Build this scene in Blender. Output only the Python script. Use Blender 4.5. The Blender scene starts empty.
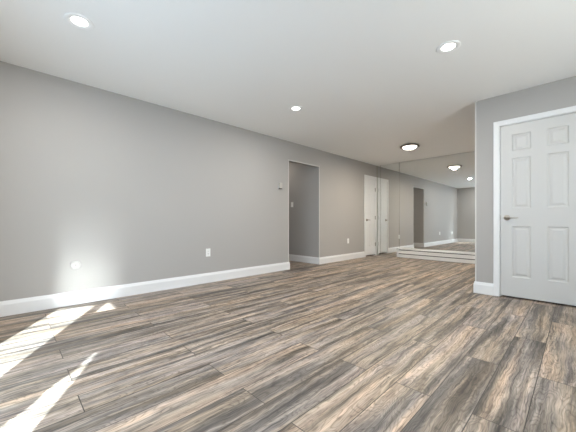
import bpy, bmesh, math, random
from mathutils import Vector, Matrix

C = bpy.context.scene.collection
SC = bpy.context.scene
PI = math.pi

# ------------------------------------------------------------------ camera
F_PX = 284.86
YAW = 45.483
CAM_H = 0.9037
cam_d = bpy.data.cameras.new('camera')
cam_d.sensor_width = 36.0
cam_d.lens = F_PX / 576 * 36
cam_d.shift_y = 5.94 / 576
cam_d.clip_start = 0.02
cam = bpy.data.objects.new('camera', cam_d)
cam.location = (0, 0, CAM_H)
cam.rotation_euler = (PI / 2, 0, math.radians(YAW))
C.objects.link(cam)
SC.camera = cam

# ------------------------------------------------------------------ world, sun, exposure
SC.view_settings.view_transform = 'Standard'
SC.view_settings.look = 'None'
SC.view_settings.gamma = 1
SC.view_settings.use_curve_mapping = False
SC.view_settings.exposure = 0.40

world = bpy.data.worlds.new('sky')
SC.world = world
world.use_nodes = True
bg = world.node_tree.nodes['Background']
bg.inputs[0].default_value = (0.72, 0.86, 1.0, 1)
bg.inputs[1].default_value = 2.5

SUN_DIR = Vector((-0.88, 0.475, -0.827)).normalized()
sun_d = bpy.data.lights.new('sun', 'SUN')
sun_d.energy = 24.0
sun_d.angle = math.radians(0.9)
sun_d.color = (0.80, 0.91, 1.0)
sun = bpy.data.objects.new('sun', sun_d)
sun.rotation_euler = SUN_DIR.to_track_quat('-Z', 'Y').to_euler()
sun.location = (6, -4, 6)
C.objects.link(sun)


def area(name, loc, direction, sx, sy, energy, color, shape='RECTANGLE'):
    d = bpy.data.lights.new(name, 'AREA')
    d.shape = shape
    d.size = sx
    if shape == 'RECTANGLE':
        d.size_y = sy
    d.energy = energy
    d.color = color
    o = bpy.data.objects.new(name, d)
    o.location = loc
    o.rotation_euler = Vector(direction).to_track_quat('-Z', 'Y').to_euler()
    C.objects.link(o)
    return o


area('ceiling_fill', (2.35, 1.9, 1.1), (-1, 0, 0.75), 2.2, 1.1, 88, (1.0, 0.985, 0.95))  # added lamp outside the assumed side window, tilted up to brighten the ceiling
area('daylight_patio_door', (-0.7, -0.75, 1.0), (0, 1, 0.3), 3.4, 2.0, 66, (0.64, 0.81, 1.0))
# added lamps, low outside, imitate sun bounced off the floor onto the left wall
gl = area('wall_glow_fill', (-0.52, -1.27, 0.12), (-3.34, 1.87, 0.10), 0.22, 0.22, 0.90, (0.93, 0.97, 1.0))
gl.data.spread = math.radians(12)
gl = area('wall_glow_fill', (-0.52, -1.27, 0.14), (-3.34, 1.87, 0.50), 0.22, 0.22, 0.32, (0.93, 0.97, 1.0))
gl.data.spread = math.radians(13)
area('hall_fill', (-4.9, 4.276, 2.41), (0, 0, -1), 0.2, 0.2, 2.6, (1.0, 0.93, 0.85), 'DISK')  # unseen lamp added to lift the dark hall
LAMP_W = 14.0
FLUSH_W = 37.0

# ------------------------------------------------------------------ room numbers (metres)
XL = -3.862      # left wall face
YM = 7.212       # mirror face
YD = 4.26        # wall holding the white door
XC = -0.919      # outer corner of that wall
YB = -0.265      # wall behind the camera
XR = 1.90        # right wall face
ZC = 2.44
OY0, OY1, OZ = 3.819, 4.733, 2.08     # hall opening in the left wall
SUNX = (-2.62, 1.0, 2.10)             # patio door opening: x0, x1, top


# ------------------------------------------------------------------ helpers
def tag(o, label=None, cat=None, group=None, kind=None):
    if label: o['label'] = label
    if cat: o['category'] = cat
    if group: o['group'] = group
    if kind: o['kind'] = kind
    return o


def empty(name, loc, rz=0.0):
    o = bpy.data.objects.new(name, None)
    o.location = loc
    o.rotation_euler = (0, 0, rz)
    o.empty_display_size = 0.05
    C.objects.link(o)
    return o


def obj(name, bm, mat, parent=None, smooth=False, bevel=0.0):
    bmesh.ops.recalc_face_normals(bm, faces=bm.faces)
    me = bpy.data.meshes.new(name)
    bm.to_mesh(me)
    bm.free()
    if smooth:
        for p in me.polygons:
            p.use_smooth = True
    me.materials.append(mat)
    o = bpy.data.objects.new(name, me)
    C.objects.link(o)
    if parent: o.parent = parent
    if bevel:
        m = o.modifiers.new('bevel', 'BEVEL')
        m.width = bevel
        m.segments = 2
        m.limit_method = 'ANGLE'
    return o


def bx(bm, x0, x1, y0, y1, z0, z1):
    v = [bm.verts.new(p) for p in ((x0, y0, z0), (x1, y0, z0), (x1, y1, z0), (x0, y1, z0),
                                   (x0, y0, z1), (x1, y0, z1), (x1, y1, z1), (x0, y1, z1))]
    for f in ((0, 3, 2, 1), (4, 5, 6, 7), (0, 1, 5, 4), (1, 2, 6, 5), (2, 3, 7, 6), (3, 0, 4, 7)):
        bm.faces.new([v[i] for i in f])


def lathe(bm, prof, seg=40, mat=None):
    """prof: (radius, height) pairs turned round local Z; mat moves the result."""
    M = mat or Matrix()
    rings = []
    for r, z in prof:
        if r < 1e-6:
            rings.append([bm.verts.new(M @ Vector((0, 0, z)))])
        else:
            rings.append([bm.verts.new(M @ Vector((r * math.cos(2 * PI * k / seg), r * math.sin(2 * PI * k / seg), z)))
                          for k in range(seg)])
    for a, b in zip(rings, rings[1:]):
        for k in range(seg):
            j = (k + 1) % seg
            if len(a) == 1 and len(b) == 1: continue
            if len(a) == 1: bm.faces.new((a[0], b[k], b[j]))
            elif len(b) == 1: bm.faces.new((a[k], a[j], b[0]))
            else: bm.faces.new((a[k], a[j], b[j], b[k]))


def sweep(bm, prof, frames):
    """prof: list of (a, b); frames: function per station mapping (a, b) to a point; closed profile, capped ends."""
    rings = [[bm.verts.new(fr(a, b)) for a, b in prof] for fr in frames]
    n = len(prof)
    for r, s in zip(rings, rings[1:]):
        for k in range(n):
            j = (k + 1) % n
            bm.faces.new((r[k], r[j], s[j], s[k]))
    bm.faces.new(rings[0][::-1])
    bm.faces.new(rings[-1])


# ------------------------------------------------------------------ materials
def new_mat(name):
    m = bpy.data.materials.new(name)
    m.use_nodes = True
    return m, m.node_tree, m.node_tree.nodes['Principled BSDF']


def plain(name, col, rough=0.5, metal=0.0, bump=0.0, bscale=200.0, var=0.0, spec=0.5):
    m, nt, b = new_mat(name)
    N, L = nt.nodes, nt.links
    b.inputs['Base Color'].default_value = (*col, 1)
    b.inputs['Roughness'].default_value = rough
    b.inputs['Metallic'].default_value = metal
    b.inputs['Specular IOR Level'].default_value = spec
    tc = N.new('ShaderNodeTexCoord')
    if var:
        n = N.new('ShaderNodeTexNoise'); n.inputs['Scale'].default_value = 1.3; n.inputs['Detail'].default_value = 4
        L.new(tc.outputs['Object'], n.inputs['Vector'])
        r = N.new('ShaderNodeMapRange')
        r.inputs['To Min'].default_value = 1 - var; r.inputs['To Max'].default_value = 1 + var
        L.new(n.outputs['Fac'], r.inputs['Value'])
        v = N.new('ShaderNodeVectorMath'); v.operation = 'SCALE'
        v.inputs[0].default_value = col
        L.new(r.outputs['Result'], v.inputs['Scale'])
        L.new(v.outputs['Vector'], b.inputs['Base Color'])
    if bump:
        n = N.new('ShaderNodeTexNoise'); n.inputs['Scale'].default_value = bscale; n.inputs['Detail'].default_value = 3
        L.new(tc.outputs['Object'], n.inputs['Vector'])
        bp = N.new('ShaderNodeBump'); bp.inputs['Strength'].default_value = bump; bp.inputs['Distance'].default_value = 0.002
        L.new(n.outputs['Fac'], bp.inputs['Height'])
        L.new(bp.outputs['Normal'], b.inputs['Normal'])
    return m


def emit(name, col, s):
    m, nt, b = new_mat(name)
    b.inputs['Base Color'].default_value = (0.9, 0.9, 0.88, 1)
    b.inputs['Emission Color'].default_value = (*col, 1)
    b.inputs['Emission Strength'].default_value = s
    b.inputs['Roughness'].default_value = 0.3
    return m


def mat_floor():
    m, nt, b = new_mat('weathered_oak_planks')
    N, L = nt.nodes, nt.links

    def val(x):
        return x

    def math_(op, a, c=None, d=None):
        n = N.new('ShaderNodeMath'); n.operation = op
        for i, q in enumerate((a, c, d)):
            if q is None: continue
            if isinstance(q, (int, float)): n.inputs[i].default_value = q
            else: L.new(q, n.inputs[i])
        return n.outputs[0]

    def comb(x, y, z):
        n = N.new('ShaderNodeCombineXYZ')
        for i, q in enumerate((x, y, z)):
            if isinstance(q, (int, float)): n.inputs[i].default_value = q
            else: L.new(q, n.inputs[i])
        return n.outputs[0]

    def noise(vec, scale, detail=4, rough=0.55, dist=0.0):
        n = N.new('ShaderNodeTexNoise')
        n.inputs['Scale'].default_value = scale
        n.inputs['Detail'].default_value = detail
        n.inputs['Roughness'].default_value = rough
        n.inputs['Distortion'].default_value = dist
        L.new(vec, n.inputs['Vector'])
        return n.outputs['Fac']

    def white(vec):
        n = N.new('ShaderNodeTexWhiteNoise'); n.noise_dimensions = '3D'
        L.new(vec, n.inputs['Vector'])
        return n.outputs

    def ramp(fac, stops, interp='LINEAR'):
        n = N.new('ShaderNodeValToRGB'); n.color_ramp.interpolation = interp
        e = n.color_ramp.elements
        while len(e) < len(stops): e.new(0.5)
        for i, (p, c) in enumerate(stops):
            e[i].position = p
            e[i].color = (*c, 1) if len(c) == 3 else c
        L.new(fac, n.inputs[0])
        return n.outputs[0]

    def mix(fac, a, c, mode='MIX'):
        n = N.new('ShaderNodeMix'); n.data_type = 'RGBA'; n.blend_type = mode
        if isinstance(fac, (int, float)): n.inputs['Factor'].default_value = fac
        else: L.new(fac, n.inputs['Factor'])
        for k, q in (('A', a), ('B', c)):
            i = [s for s in n.inputs if s.name == k and s.type == 'RGBA'][0]
            if isinstance(q, tuple): i.default_value = (*q, 1)
            else: L.new(q, i)
        return [s for s in n.outputs if s.type == 'RGBA'][0]

    W, LEN = 0.185, 1.30
    tc = N.new('ShaderNodeTexCoord')
    sp = N.new('ShaderNodeSeparateXYZ'); L.new(tc.outputs['Object'], sp.inputs[0])
    x, y = sp.outputs[0], sp.outputs[1]
    xr = math_('DIVIDE', math_('ADD', x, 0.164 + 0.185 * 60), W)
    row = math_('FLOOR', xr)
    fx = math_('FRACT', xr)
    offs = math_('MULTIPLY', math_('MODULO', row, 2.0), 0.5)      # half-plank stagger, row by row
    yr = math_('ADD', math_('DIVIDE', math_('ADD', y, 23.4 - 2.21), LEN), offs)
    colm = math_('FLOOR', yr)
    fy = math_('FRACT', yr)
    rnd = white(comb(row, colm, 5.0))
    rv = rnd['Value']
    spc = N.new('ShaderNodeSeparateColor'); L.new(rnd['Color'], spc.inputs[0])
    r1, r2, r3 = spc.outputs[0], spc.outputs[1], spc.outputs[2]
    # wood coordinates, shifted per plank
    wx = math_('ADD', x, math_('MULTIPLY', r1, 37.0))
    wy = math_('ADD', y, math_('MULTIPLY', r2, 53.0))
    wz = math_('MULTIPLY', r3, 19.0)
    # warp shared by every layer so that grain lines bend together
    warp = noise(comb(math_('MULTIPLY', wx, 6.0), math_('MULTIPLY', wy, 2.6), wz), 1.0, 3, 0.55, 0.0)
    wxx = math_('ADD', wx, math_('MULTIPLY', math_('SUBTRACT', warp, 0.5), 0.06))
    field = noise(comb(math_('MULTIPLY', wxx, 6.0), math_('MULTIPLY', wy, 0.95), wz), 1.0, 3, 0.55, 0.25)
    rings = math_('SINE', math_('MULTIPLY', field, 230.0))
    rings = math_('MULTIPLY_ADD', rings, 0.5, 0.5)
    fine = noise(comb(math_('MULTIPLY', wxx, 120.0), math_('MULTIPLY', wy, 4.0), wz), 1.0, 5, 0.7, 0.2)
    band = noise(comb(math_('MULTIPLY', wxx, 14.0), math_('MULTIPLY', wy, 0.70), wz), 1.0, 4, 0.6, 0.4)
    streak = noise(comb(math_('MULTIPLY', wxx, 34.0), math_('MULTIPLY', wy, 1.3), wz), 1.0, 5, 0.65, 0.5)
    hue = noise(comb(math_('MULTIPLY', wxx, 11.0), math_('MULTIPLY', wy, 0.9), math_('ADD', wz, 31.0)), 1.0, 3, 0.5, 0.3)
    huev = math_('ADD', hue, math_('MULTIPLY', math_('SUBTRACT', r2, 0.5), 0.10))
    blotch = noise(comb(math_('MULTIPLY', wx, 9.0), math_('MULTIPLY', wy, 3.2), wz), 1.0, 5, 0.65, 1.0)
    base_c = ramp(huev, [(0.36, (0.212, 0.187, 0.168)), (0.47, (0.250, 0.212, 0.177)), (0.55, (0.288, 0.236, 0.185)), (0.68, (0.305, 0.236, 0.172))])
    bandv = math_('ADD', band, math_('MULTIPLY', math_('SUBTRACT', rv, 0.5), 0.10))
    light = ramp(bandv, [(0.34, (0.38, 0.375, 0.375)), (0.43, (0.66, 0.655, 0.65)), (0.49, (1.02, 1.02, 1.02)), (0.62, (1.42, 1.34, 1.34))])
    c = mix(1.0, base_c, light, 'MULTIPLY')
    st = ramp(streak, [(0.34, (0.32, 0.30, 0.30)), (0.42, (0.84, 0.83, 0.83)), (0.53, (1.08, 1.08, 1.08)), (0.66, (1.48, 1.48, 1.48))])
    c = mix(0.85, c, st, 'MULTIPLY')
    bl = ramp(blotch, [(0.33, (0.62, 0.62, 0.63)), (0.48, (0.98, 0.98, 0.98)), (0.66, (1.15, 1.14, 1.12))])
    c = mix(0.8, c, bl, 'MULTIPLY')
    rg = ramp(rings, [(0.0, (0.64, 0.62, 0.60)), (0.22, (0.97, 0.97, 0.97)), (1.0, (1.07, 1.07, 1.07))])
    c = mix(0.85, c, rg, 'MULTIPLY')
    fn = ramp(fine, [(0.36, (0.34, 0.32, 0.31)), (0.46, (0.98, 0.98, 0.98)), (0.62, (1.42, 1.41, 1.40))])
    c = mix(0.8, c, fn, 'MULTIPLY')
    # cracks: rare, thin, dark, along the grain
    crack = noise(comb(math_('MULTIPLY', wxx, 30.0), math_('MULTIPLY', wy, 2.8), math_('ADD', wz, 7.0)), 1.0, 5, 0.7, 1.0)
    ck = ramp(crack, [(0.0, (0.18, 0.16, 0.15)), (0.295, (0.25, 0.22, 0.20)), (0.33, (1, 1, 1))])
    c = mix(0.9, c, ck, 'MULTIPLY')
    # grooves between planks
    ex = math_('MULTIPLY', math_('MINIMUM', fx, math_('SUBTRACT', 1.0, fx)), W)
    ey = math_('MULTIPLY', math_('MINIMUM', fy, math_('SUBTRACT', 1.0, fy)), LEN)
    e = math_('MINIMUM', ex, ey)
    gr = N.new('ShaderNodeMapRange')
    gr.inputs['From Min'].default_value = 0.0012; gr.inputs['From Max'].default_value = 0.0030
    L.new(e, gr.inputs['Value'])
    g = gr.outputs['Result']
    c = mix(g, (0.045, 0.035, 0.028), c)
    L.new(c, b.inputs['Base Color'])
    ro = math_('MULTIPLY_ADD', fine, 0.25, 0.36)
    L.new(ro, b.inputs['Roughness'])
    b.inputs['Specular IOR Level'].default_value = 0.5
    h = math_('ADD', math_('MULTIPLY', g, 1.0), math_('MULTIPLY', fine, 0.35))
    bp = N.new('ShaderNodeBump'); bp.inputs['Strength'].default_value = 0.25; bp.inputs['Distance'].default_value = 0.0012
    L.new(h, bp.inputs['Height']); L.new(bp.outputs['Normal'], b.inputs['Normal'])
    return m


M_WALL = plain('greige_wall_paint', (0.415, 0.400, 0.382), 0.75, bump=0.05, bscale=260, var=0.01, spec=0.3)
M_CEIL = plain('white_ceiling_paint', (0.92, 0.92, 0.905), 0.9, bump=0.05, bscale=200, spec=0.2)
M_TRIM = plain('white_trim_paint', (0.77, 0.77, 0.77), 0.35, bump=0.02, bscale=60)
M_DOOR = plain('white_door_paint', (0.57, 0.565, 0.55), 0.4, bump=0.03, bscale=120)
M_PLATE = plain('white_plastic', (0.86, 0.86, 0.84), 0.3, bump=0.01)
M_TAUPE = plain('aged_beige_plastic', (0.50, 0.48, 0.44), 0.4, bump=0.01)
M_COVER = plain('painted_cover_plate', (0.50, 0.49, 0.475), 0.4, bump=0.01)
M_BEAD = plain('white_corner_bead', (0.62, 0.61, 0.59), 0.6, bump=0.02)
M_DARK = plain('dark_plastic', (0.03, 0.03, 0.032), 0.4, bump=0.01)
M_GREY = plain('grey_plastic', (0.40, 0.39, 0.37), 0.4, bump=0.01)
M_NICKEL = plain('brushed_nickel', (0.52, 0.49, 0.45), 0.28, metal=1.0, bump=0.02, bscale=300)
M_BRONZE = plain('aged_nickel', (0.24, 0.20, 0.165), 0.35, metal=1.0, bump=0.02, bscale=300)
M_HINGE = plain('dark_hinge_metal', (0.20, 0.18, 0.16), 0.4, metal=0.8, bump=0.02)
M_GAP = plain('seam_backing', (0.16, 0.16, 0.13), 0.6, bump=0.02)
M_CHANNEL = plain('olive_metal_channel', (0.30, 0.29, 0.19), 0.4, metal=0.3, bump=0.02)
M_MIRROR = plain('mirror_silver', (0.86, 0.875, 0.865), 0.008, metal=1.0)
M_RING = plain('white_light_trim', (0.93, 0.93, 0.92), 0.4, bump=0.01)
M_LENS = emit('lit_lens', (1.0, 0.97, 0.92), 6.0)
M_DOME = emit('lit_glass_dome', (1.0, 0.93, 0.82), 3.0)
M_FLOOR = mat_floor()


def mat_gobo():
    m, nt, b = new_mat('gobo_cloth')
    N, L = nt.nodes, nt.links
    out = [n for n in N if n.type == 'OUTPUT_MATERIAL'][0]
    N.remove(b)
    d = N.new('ShaderNodeBsdfDiffuse'); d.inputs[0].default_value = (0.8, 0.8, 0.78, 1)
    t = N.new('ShaderNodeBsdfTranslucent'); t.inputs[0].default_value = (0.50, 0.58, 0.68, 1)
    mx = N.new('ShaderNodeMixShader'); mx.inputs[0].default_value = 0.45
    tc = N.new('ShaderNodeTexCoord'); w = N.new('ShaderNodeTexNoise'); w.inputs['Scale'].default_value = 400
    L.new(tc.outputs['Object'], w.inputs['Vector'])
    bp = N.new('ShaderNodeBump'); bp.inputs['Strength'].default_value = 0.1
    L.new(w.outputs['Fac'], bp.inputs['Height']); L.new(bp.outputs['Normal'], d.inputs['Normal'])
    L.new(d.outputs[0], mx.inputs[1]); L.new(t.outputs[0], mx.inputs[2]); L.new(mx.outputs[0], out.inputs[0])
    return m


def mat_glass():
    m, nt, b = new_mat('window_glass')
    N, L = nt.nodes, nt.links
    out = [n for n in N if n.type == 'OUTPUT_MATERIAL'][0]
    N.remove(b)
    t = N.new('ShaderNodeBsdfTransparent'); t.inputs[0].default_value = (0.95, 0.97, 0.96, 1)
    g = N.new('ShaderNodeBsdfGlossy'); g.inputs['Roughness'].default_value = 0.01
    mx = N.new('ShaderNodeMixShader'); mx.inputs[0].default_value = 0.06
    L.new(t.outputs[0], mx.inputs[1]); L.new(g.outputs[0], mx.inputs[2])
    L.new(mx.outputs[0], out.inputs[0])
    return m


M_GOBO = mat_gobo()
M_GLASS = mat_glass()


def struct(name, bm, mat, parent=None, **k):
    o = obj(name, bm, mat, parent, **k)
    if parent is None: o['kind'] = 'structure'
    return o


# ------------------------------------------------------------------ shell
T = 0.12
HX = -5.7        # end of the hall
bm = bmesh.new(); bx(bm, HX - T, XR + T, YB - T, YM + 0.008 + T, -0.1, 0.0)
struct('floor', bm, M_FLOOR)
bm = bmesh.new(); bx(bm, HX - T, XR + T, YB - T, YM + 0.008 + T, ZC, ZC + 0.1)
struct('ceiling', bm, M_CEIL)

# closet door numbers on the left wall
CY0, CY1, DZ = 6.625, 7.119, 2.055
DX0, DX1 = -0.6565, 0.045
DG = 0.0045      # gap round a slab
bm = bmesh.new()
bx(bm, XL - T, XL, YB, OY0, 0, ZC)
bx(bm, XL - T, XL, OY0, OY1, OZ, ZC)
bx(bm, XL - T, XL, OY1, CY0 - 0.019, 0, ZC)
bx(bm, XL - T, XL, CY0 - 0.019, CY1 + 0.019, DZ + 0.019, ZC)
bx(bm, XL - T, XL, CY1 + 0.019, YM + 0.008, 0, ZC)
struct('wall_left', bm, M_WALL)
bm = bmesh.new(); bx(bm, HX, XL - T, OY1, OY1 + T, 0, ZC); struct('wall_hall_far', bm, M_WALL)
bm = bmesh.new(); bx(bm, HX, XL - T, OY0 - T, OY0, 0, ZC); struct('wall_hall_near', bm, M_WALL)
bm = bmesh.new(); bx(bm, HX - T, HX, OY0 - T, OY1 + T, 0, ZC); struct('wall_hall_end', bm, M_WALL)
# closet behind the left wall door
bm = bmesh.new()
bx(bm, XL - 0.8, XL - 0.7, CY0 - 0.2, CY1 + 0.2, 0, ZC)
bx(bm, XL - 0.7, XL - T, CY0 - 0.2, CY0 - 0.1, 0, ZC)
bx(bm, XL - 0.7, XL - T, CY1 + 0.1, CY1 + 0.2, 0, ZC)
struct('wall_closet', bm, M_WALL)
bm = bmesh.new(); bx(bm, XL - T, XR + T, YM + 0.008, YM + 0.008 + T, 0, ZC); struct('wall_mirror_side', bm, M_WALL)
bm = bmesh.new(); bx(bm, XC, XC + T, YD + T, YM + 0.008, 0, ZC); struct('wall_return', bm, M_WALL)
bm = bmesh.new()
bx(bm, XC, DX0 - 0.019, YD, YD + T, 0, ZC)
bx(bm, DX0 - 0.019, DX1 + 0.019, YD, YD + T, DZ + 0.019, ZC)
bx(bm, DX1 + 0.019, XR, YD, YD + T, 0, ZC)
struct('wall_door_side', bm, M_WALL)
WY0, WY1, WZ0, WZ1 = 0.8, 3.0, 0.85, 2.1
bm = bmesh.new()
bx(bm, XR, XR + T, YB, WY0, 0, ZC)
bx(bm, XR, XR + T, WY1, YM + 0.008, 0, ZC)
bx(bm, XR, XR + T, WY0, WY1, 0, WZ0)
bx(bm, XR, XR + T, WY0, WY1, WZ1, ZC)
struct('wall_right', bm, M_WALL)
bm = bmesh.new()
bx(bm, XL - T, SUNX[0], YB - T, YB, 0, ZC)
bx(bm, SUNX[0], SUNX[1], YB - T, YB, SUNX[2], ZC)
bx(bm, SUNX[1], XR + T, YB - T, YB, 0, ZC)
struct('wall_back', bm, M_WALL)


# ------------------------------------------------------------------ baseboards
def base(name, p, q, nrm, h=0.145, t=0.016, e0=0, e1=0):
    """board from p to q (2D) standing on the side nrm of the wall line; e0/e1 = mitre sign at each end."""
    d = (Vector(q) - Vector(p)).normalized()
    n = Vector(nrm)
    prof = [(0, 0), (t, 0), (t, h - 0.035), (t * 0.75, h - 0.022), (t * 0.6, h - 0.012), (t * 0.35, h), (0, h)]

    def fr(pt, s):
        def f(a, b):
            w = Vector(pt) + n * a + d * (s * a)
            return (w.x, w.y, b)
        return f
    bm = bmesh.new()
    sweep(bm, prof, [fr(p, e0), fr(q, e1)])
    return struct(name, bm, M_TRIM)


CASE_W = 0.058
base('baseboard_left', (XL, YB), (XL, OY0), (1, 0), e1=1)
base('baseboard_left_jamb', (XL, OY0), (XL - T, OY0), (0, 1), e0=-1)
base('baseboard_left', (XL, OY1), (XL, CY0 - 0.0105 - CASE_W), (1, 0), e0=-1)
base('baseboard_hall_far', (HX, OY1), (XL, OY1), (0, -1), e1=1)
base('baseboard_hall_near', (HX, OY0), (XL - T, OY0), (0, 1))
base('baseboard_hall_end', (HX, OY0 + 0.016), (HX, OY1 - 0.016), (1, 0))
base('baseboard_door_side', (XC, YD), (DX0 - 0.0105 - CASE_W, YD), (0, -1), e0=-1)
base('baseboard_door_side', (DX1 + 0.0105 + CASE_W, YD), (XR, YD), (0, -1))
base('baseboard_return', (XC, YD), (XC, YM - 0.20), (-1, 0), e0=-1)
base('baseboard_right', (XR, YB), (XR, YD - 0.016), (-1, 0))
base('baseboard_back', (XL + 0.016, YB), (SUNX[0] - 0.06, YB), (0, 1))
base('baseboard_back', (SUNX[1] + 0.06, YB), (XR - 0.016, YB), (0, 1))

# corner beads round the hall opening and on the outer corner of the door wall
bm = bmesh.new()
e, q = 0.0015, 0.013
bx(bm, XL, XL + e, OY0 - q, OY0, 0.145, OZ + q)
bx(bm, XL, XL + e, OY1, OY1 + q, 0.145, OZ + q)
bx(bm, XL, XL + e, OY0, OY1, OZ, OZ + q)
bx(bm, XL - q, XL + e, OY0, OY0 + e, 0.145, OZ)
bx(bm, XL - q, XL + e, OY1 - e, OY1, 0.145, OZ)
bx(bm, XL - q, XL + e, OY0 + e, OY1 - e, OZ - e, OZ)
struct('trim_6', bm, M_BEAD)
bm = bmesh.new()
bx(bm, XC - e, XC + q, YD - e, YD, 0.145, ZC)
bx(bm, XC - e, XC, YD, YD + q, 0.145, ZC)
struct('trim_7', bm, M_BEAD)
# ------------------------------------------------------------------ door casings with their jambs
def casing(name, w, loc, rz):
    """local: x along wall from slab edge 0..w, -y towards the room, z up"""
    bm = bmesh.new()
    r = 0.0105
    prof = [(0, 0.0), (0, 0.010), (0.006, 0.014), (0.014, 0.012), (0.045, 0.016), (0.054, 0.019), (CASE_W, 0.017), (CASE_W, 0.0)]
    x0, x1, zt = -r, w + r, DZ + r
    st = [lambda a, b: (x0 - a, -b, 0.0), lambda a, b: (x0 - a, -b, zt + a),
          lambda a, b: (x1 + a, -b, zt + a), lambda a, b: (x1 + a, -b, 0.0)]
    sweep(bm, prof, st)
    g = DG
    # jamb lining and stop
    bx(bm, -0.019, -g, 0, T, 0, DZ + g)
    bx(bm, w + g, w + 0.019, 0, T, 0, DZ + g)
    bx(bm, -0.019, w + 0.019, 0, T, DZ + g, DZ + 0.019)
    bx(bm, -g, 0.010, 0.046, 0.075, 0, DZ)
    bx(bm, w - 0.010, w + g, 0.046, 0.075, 0, DZ)
    bx(bm, -g, w + g, 0.046, 0.075, DZ - 0.010, DZ + g)
    o = struct(name, bm, M_TRIM)
    o.location = loc
    o.rotation_euler = (0, 0, rz)
    return o


casing('trim_1', DX1 - DX0, (DX0, YD, 0), 0)
casing('trim_2', CY1 - CY0, (XL, CY0, 0), PI / 2)


def six_panel_door(name, w, loc, rz, stile, mid, paint, zb, metal):
    """front face at local y=0 looking to -y"""
    zt, th = DZ, 0.040
    zs = [(0.251, 0.852), (1.063, 1.660), (1.745, 1.940)]
    pw = (w - 2 * stile - mid) / 2
    xs = [(stile, stile + pw), (stile + pw + mid, w - stile)]
    bm = bmesh.new()
    gx = [0, xs[0][0], xs[0][1], xs[1][0], xs[1][1], w]
    gz = [zb, zs[0][0], zs[0][1], zs[1][0], zs[1][1], zs[2][0], zs[2][1], zt]

    def quad(a, b, c, d):
        bm.faces.new([bm.verts.new(p) for p in (a, b, c, d)])

    def ring(A, ya, B, yb):
        ax0, ax1, az0, az1 = A; bx0, bx1, bz0, bz1 = B
        a = [(ax0, ya, az0), (ax1, ya, az0), (ax1, ya, az1), (ax0, ya, az1)]
        b = [(bx0, yb, bz0), (bx1, yb, bz0), (bx1, yb, bz1), (bx0, yb, bz1)]
        for k in range(4):
            j = (k + 1) % 4
            quad(a[k], a[j], b[j], b[k])

    def ins(R, d): return (R[0] + d, R[1] - d, R[2] + d, R[3] - d)
    for i in range(5):
        for j in range(7):
            R = (gx[i], gx[i + 1], gz[j], gz[j + 1])
            if i in (1, 3) and j in (1, 3, 5):
                st = [(0, 0), (0.004, 0.004), (0.010, 0.009), (0.024, 0.010), (0.044, 0.003)]
                for (d0, y0), (d1, y1) in zip(st, st[1:]):
                    ring(ins(R, d0), y0, ins(R, d1), y1)
                Q = ins(R, st[-1][0]); y = st[-1][1]
                quad((Q[0], y, Q[2]), (Q[1], y, Q[2]), (Q[1], y, Q[3]), (Q[0], y, Q[3]))
            else:
                quad((R[0], 0, R[2]), (R[1], 0, R[2]), (R[1], 0, R[3]), (R[0], 0, R[3]))
    quad((0, th, zb), (0, th, zt), (w, th, zt), (w, th, zb))
    quad((0, 0, zb), (0, 0, zt), (0, th, zt), (0, th, zb))
    quad((w, 0, zb), (w, th, zb), (w, th, zt), (w, 0, zt))
    quad((0, 0, zt), (w, 0, zt), (w, th, zt), (0, th, zt))
    quad((0, 0, zb), (0, th, zb), (w, th, zb), (w, 0, zb))
    bmesh.ops.remove_doubles(bm, verts=bm.verts, dist=1e-5)
    door = struct(name, bm, paint)
    door.location = loc
    door.rotation_euler = (0, 0, rz)
    # lever handle
    hx, hz = 0.062, 0.955
    bm = bmesh.new()
    R = Matrix.Translation((hx, 0, hz)) @ Matrix.Rotation(PI / 2, 4, 'X')
    lathe(bm, [(0, 0.0), (0.032, 0.0), (0.033, 0.004), (0.029, 0.009), (0.014, 0.012), (0.011, 0.016), (0.0105, 0.045), (0, 0.047)], 32, R)
    hdl = obj('door_handle', bm, metal, door, smooth=True)
    bm = bmesh.new()
    n = 14
    path = []
    for k in range(n + 1):
        s = k / n
        path.append((hx + 0.115 * s - 0.006, -0.046 - 0.006 * math.sin(s * PI), hz + 0.004 * math.sin(s * 2 * PI), 0.0085 * (1 - 0.45 * s), 0.0065 * (1 - 0.35 * s)))
    rings = []
    for px, py, pz, rz_, ry_ in path:
        rings.append([bm.verts.new((px, py + ry_ * math.cos(2 * PI * k / 12), pz + rz_ * math.sin(2 * PI * k / 12))) for k in range(12)])
    for a, b in zip(rings, rings[1:]):
        for k in range(12):
            j = (k + 1) % 12
            bm.faces.new((a[k], a[j], b[j], b[k]))
    bm.faces.new(rings[0][::-1]); bm.faces.new(rings[-1])
    obj('lever', bm, metal, hdl, smooth=True)
    # latch plate in the gap
    bm = bmesh.new(); bx(bm, -DG + 0.0005, 0.0, 0.001, 0.03, hz - 0.028, hz + 0.028)
    obj('latch_plate', bm, M_BRONZE, door)
    for z in (0.30, 1.02, 1.78):
        bm = bmesh.new()
        lathe(bm, [(0, -0.045), (0.005, -0.050), (0.008, -0.045), (0.008, 0.045), (0.005, 0.050), (0, 0.045)], 12,
              Matrix.Translation((w + DG * 0.5, -0.006, z)))
        obj('hinge', bm, M_HINGE, door, smooth=True)
    return door


six_panel_door('door_1', DX1 - DX0, (DX0, YD + 0.003, 0), 0, 0.1105, 0.141, M_DOOR, 0.020, M_NICKEL)
six_panel_door('door_2', CY1 - CY0, (XL - 0.003, CY0, 0), PI / 2, 0.085, 0.08, M_TRIM, 0.032, M_BRONZE)

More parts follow.
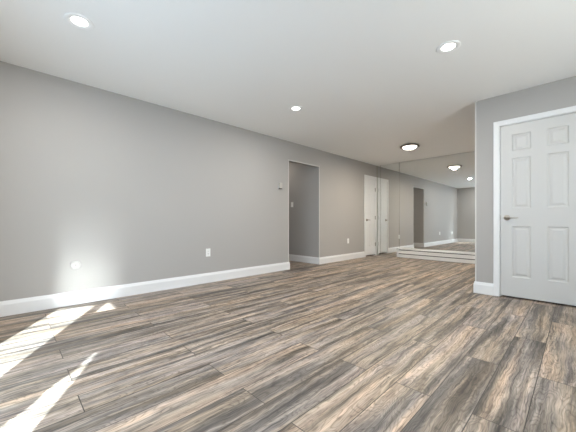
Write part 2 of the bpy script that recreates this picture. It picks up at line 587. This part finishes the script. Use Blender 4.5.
# ------------------------------------------------------------------ windows behind and beside the camera
bm = bmesh.new()
x0, x1, zt = SUNX
yq = YB - T
for a, b in ((x0, x0 + 0.03), (x1 - 0.03, x1)):
    bx(bm, a, b, yq, YB, 0, zt)
bx(bm, x0 + 0.03, x1 - 0.03, yq, YB, zt - 0.03, zt)
bx(bm, x0 + 0.03, x1 - 0.03, yq, YB, 0, 0.02)
w1 = struct('window_1', bm, M_TRIM)
bm = bmesh.new(); bx(bm, x0 + 0.03, x1 - 0.03, yq + 0.05, yq + 0.056, 0.02, zt - 0.03)
obj('pane', bm, M_GLASS, w1)
bm = bmesh.new()
for a, b in ((WY0, WY0 + 0.05), (WY1 - 0.05, WY1), (1.87, 1.93)):
    bx(bm, XR + 0.02, XR + 0.08, a, b, WZ0, WZ1)
for a, b in ((WZ0, WZ0 + 0.05), (WZ1 - 0.05, WZ1)):
    for c, d in ((WY0 + 0.05, 1.87), (1.93, WY1 - 0.05)):
        bx(bm, XR + 0.02, XR + 0.08, c, d, a, b)
w2 = struct('window_2', bm, M_TRIM)  # unseen side window, assumed, admits the added ceiling light
bm = bmesh.new()
for c, d in ((WY0 + 0.05, 1.87), (1.93, WY1 - 0.05)):
    bx(bm, XR + 0.045, XR + 0.05, c, d, WZ0 + 0.05, WZ1 - 0.05)
obj('pane', bm, M_GLASS, w2)

# unseen roof slab added outside the side window to keep direct sun out
bm = bmesh.new(); bx(bm, XR + T, XR + T + 1.75, -1.6, 4.2, 2.24, 2.36)
struct('sun_block_slab', bm, M_TRIM)

# unseen sheet added in the patio door, holes cut to shape the sun patches
def in_light(x, h):
    x -= 0.074; h -= 0.07          # the sheet hangs 4 cm outside the wall face
    if x < -1.95 and x > -2.56 and h < 1.15 + 0.45 * (x + 2.56) / 0.6: return True
    if x < -1.03 and h < 1.24:
        xe = -1.03 - 0.45 * (1.24 - h) / 1.24
        if x > xe: return True
    if -1.72 < x < -1.30 and 1.62 + (x + 1.66) * 0.9 < h < 1.93 + (x + 1.66) * 0.5: return True
    return False


bm = bmesh.new()
NX, NZ = 280, 110
vx = {}


def cv(i, j):
    if (i, j) not in vx:
        x = SUNX[0] + (SUNX[1] - SUNX[0]) * i / NX
        z = 0.012 + (SUNX[2] - 0.05) * j / NZ
        vx[(i, j)] = bm.verts.new((x, YB - 0.040 + 0.012 * math.sin(x * 46), z))
    return vx[(i, j)]


for i in range(NX):
    for j in range(NZ):
        x = SUNX[0] + (SUNX[1] - SUNX[0]) * (i + 0.5) / NX
        z = 0.012 + (SUNX[2] - 0.05) * (j + 0.5) / NZ
        if x < SUNX[0] + 0.03 or x > SUNX[1] - 0.035 or in_light(x, z): continue
        bm.faces.new((cv(i, j), cv(i + 1, j), cv(i + 1, j + 1), cv(i, j + 1)))
cur = obj('gobo', bm, M_GOBO)
md = cur.modifiers.new('thickness', 'SOLIDIFY'); md.thickness = 0.002
tag(cur, 'unseen white sheet added as a curtain hanging in the patio door behind the camera', 'gobo')

# ------------------------------------------------------------------ mirror wall
LEDGE_X = -3.243
LZ = 0.238
panels = [(XL + 0.012, -3.7565, 0.004, 'narrow mirror strip in the corner right beside the closet door'),
          (-3.7500, -3.2370, 0.004, 'tall mirror panel reaching the floor, left of the white ledge'),
          (-3.2300, XC - 0.002, LZ, 'wide mirror panel rising to the ceiling above the white ledge')]
for a, b, z0, lab in panels:
    bm = bmesh.new()
    bx(bm, a, b, YM, YM + 0.006, z0 + 0.002, ZC - 0.004)
    o = obj('wall_mirror', bm, M_MIRROR)
    tag(o, lab, 'mirror', 'mirror panels covering the far wall')
bm = bmesh.new()
bx(bm, XL + 0.0005, XL + 0.012, YM - 0.004, YM + 0.0075, 0.002, ZC - 0.002)
struct('trim_3', bm, M_CHANNEL)
bm = bmesh.new()
for a, b in ((-3.7565, -3.7500), (-3.2370, -3.2300)):
    bx(bm, a, b, YM + 0.003, YM + 0.0075, 0.003 if a < -3.5 else LZ, ZC - 0.004)
struct('trim_4', bm, M_GAP)

# low stepped ledge under the mirror
yf = YM - 0.125
led = empty('mirror_ledge', ((LEDGE_X + XC) / 2, YM - 0.06, 0))
tag(led, 'low white boxed ledge along the floor under the mirror', 'ledge')
ox, oy = led.location.x, led.location.y


def lbox(name, x0, x1, y0, y1, z0, z1, mat, bev=0.0):
    bm = bmesh.new(); bx(bm, x0 - ox, x1 - ox, y0 - oy, y1 - oy, z0, z1)
    return obj(name, bm, mat, led, bevel=bev)


xe = XC - 0.001
lbox('core', LEDGE_X + 0.035, xe, yf + 0.035, YM - 0.001, 0.0, 0.208, M_DARK)
lbox('riser_board', LEDGE_X, xe, yf, yf + 0.035, 0.008, 0.087, M_TRIM, 0.003)
lbox('riser_board', LEDGE_X, xe, yf, yf + 0.035, 0.106, 0.184, M_TRIM, 0.003)
lbox('end_board', LEDGE_X, LEDGE_X + 0.035, yf + 0.035, YM - 0.001, 0.008, 0.184, M_TRIM)
lbox('top_board', LEDGE_X - 0.004, xe, yf - 0.004, YM - 0.001, 0.203, LZ, M_TRIM, 0.003)


# ------------------------------------------------------------------ wall plates
def plate_bm(w, h, t):
    bm = bmesh.new()
    bx(bm, -w / 2, w / 2, -t, 0, -h / 2, h / 2)
    return bm


def outlet(loc, rz, label):
    r = empty('wall_outlet', loc, rz)
    tag(r, label, 'outlet')
    obj('cover_plate', plate_bm(0.074, 0.118, 0.006), M_PLATE, r, bevel=0.002)
    for z in (0.020, -0.020):
        bm = bmesh.new()
        lathe(bm, [(0, 0), (0.0165, 0), (0.0165, 0.0025), (0, 0.0025)], 20, Matrix.Translation((0, -0.006, z)) @ Matrix.Rotation(PI / 2, 4, 'X'))
        f = obj('socket', bm, M_PLATE, r)
        bm = bmesh.new()
        for x in (-0.0065, 0.0065):
            bx(bm, x - 0.0015, x + 0.0015, -0.0092, -0.0084, z - 0.001, z + 0.008)
        bx(bm, -0.0025, 0.0025, -0.0092, -0.0084, z - 0.010, z - 0.005)
        obj('slots', bm, M_DARK, f)
    return r


outlet((XL, 2.126, 0.448), PI / 2, 'white wall outlet low on the long grey wall, before the hall opening')
outlet((XL, 5.815, 0.447), PI / 2, 'white wall outlet between the hall opening and the closet door')

r = empty('light_switch', (-4.675, OY1, 1.308), 0)
tag(r, 'white light switch inside the dim hall opening', 'light switch')
obj('cover_plate', plate_bm(0.074, 0.118, 0.006), M_PLATE, r, bevel=0.002)
bm = bmesh.new(); bx(bm, -0.016, 0.016, -0.010, -0.006, -0.033, 0.033)
obj('rocker', bm, M_PLATE, r, bevel=0.001)

r = empty('cable_cover', (XL, 0.5287, 0.431), PI / 2)
tag(r, 'round white cover plate low on the left wall, in the bright glow', 'cover plate')
RX = Matrix.Rotation(PI / 2, 4, 'X')
bm = bmesh.new()
lathe(bm, [(0, 0), (0.050, 0), (0.050, 0.004), (0.046, 0.010), (0.038, 0.012), (0.034, 0.009), (0, 0.009)], 40, RX)
obj('cover_disc', bm, M_COVER, r, smooth=False)
bm = bmesh.new()
lathe(bm, [(0, 0), (0.0075, 0), (0.0075, 0.003), (0, 0.0045)], 16, Matrix.Translation((0, -0.009, 0)) @ RX)
obj('screw', bm, M_GREY, r)

r = empty('thermostat', (XL, 3.585, 1.570), PI / 2)
tag(r, 'small grey-white thermostat beside the hall opening', 'thermostat')
obj('back_plate', plate_bm(0.085, 0.125, 0.008), M_GREY, r, bevel=0.002)
bm = bmesh.new(); bx(bm, -0.034, 0.034, -0.036, -0.008, -0.045, 0.056)
obj('housing', bm, M_TAUPE, r, bevel=0.005)
bm = bmesh.new(); bx(bm, -0.036, 0.036, -0.034, -0.008, -0.060, -0.046)
obj('base_grille', bm, M_DARK, r, bevel=0.002)


# ------------------------------------------------------------------ ceiling lights
def can_light(x, y, label):
    r = empty('recessed_light', (x, y, ZC))
    tag(r, label, 'ceiling light', 'recessed lights in the ceiling')
    bm = bmesh.new()
    lathe(bm, [(0.094, 0.0), (0.095, -0.004), (0.090, -0.007), (0.070, -0.006), (0.056, -0.002), (0.053, 0.0)], 56)
    obj('trim_ring', bm, M_RING, r, smooth=True)
    bm = bmesh.new()
    lathe(bm, [(0.0535, -0.0005), (0.051, -0.0025), (0.0, -0.004)], 48)
    obj('lens', bm, M_LENS, r, smooth=True)
    area('recessed_lamp', (x, y, ZC - 0.0065), (0, 0, -1), 0.094, 0.094, LAMP_W, (1.0, 0.985, 0.96), 'DISK')


can_light(-2.677, 0.391, 'round recessed ceiling light nearest the left wall, at the front corner of the room')
can_light(-0.796, 2.759, 'round recessed ceiling light in front of the white panelled door')
can_light(-2.675, 2.782, 'round recessed ceiling light mid room, near the hall opening')
can_light(-0.796, 0.391, 'round recessed ceiling light directly above the camera, out of frame')

fx_, fy_ = -2.36, 5.74
r = empty('flush_mount_light', (fx_, fy_, ZC))
tag(r, 'flush ceiling light with a glowing glass dome and dark metal rim', 'ceiling light')
bm = bmesh.new()
lathe(bm, [(0, 0), (0.110, 0.0), (0.120, -0.008), (0.168, -0.018), (0.180, -0.024), (0.182, -0.034), (0.176, -0.040), (0.150, -0.038), (0.130, -0.032), (0.0, -0.028)], 56)
obj('metal_rim', bm, M_BRONZE, r, smooth=True)
bm = bmesh.new()
lathe(bm, [(0.134, -0.034), (0.130, -0.046), (0.115, -0.062), (0.092, -0.075), (0.062, -0.084), (0.030, -0.088), (0.0, -0.089)], 56)
obj('glass_dome', bm, M_DOME, r, smooth=True)
bm = bmesh.new()
lathe(bm, [(0, -0.088), (0.010, -0.088), (0.010, -0.092), (0.005, -0.095), (0.007, -0.101), (0, -0.104)], 20)
obj('finial', bm, M_BRONZE, r, smooth=True)
pl = bpy.data.lights.new('flush_lamp', 'AREA')
pl.shape = 'DISK'; pl.size = 0.09; pl.energy = FLUSH_W; pl.color = (1.0, 0.90, 0.76)
po = bpy.data.objects.new('flush_lamp', pl); po.location = (fx_, fy_, ZC - 0.0905)
C.objects.link(po)
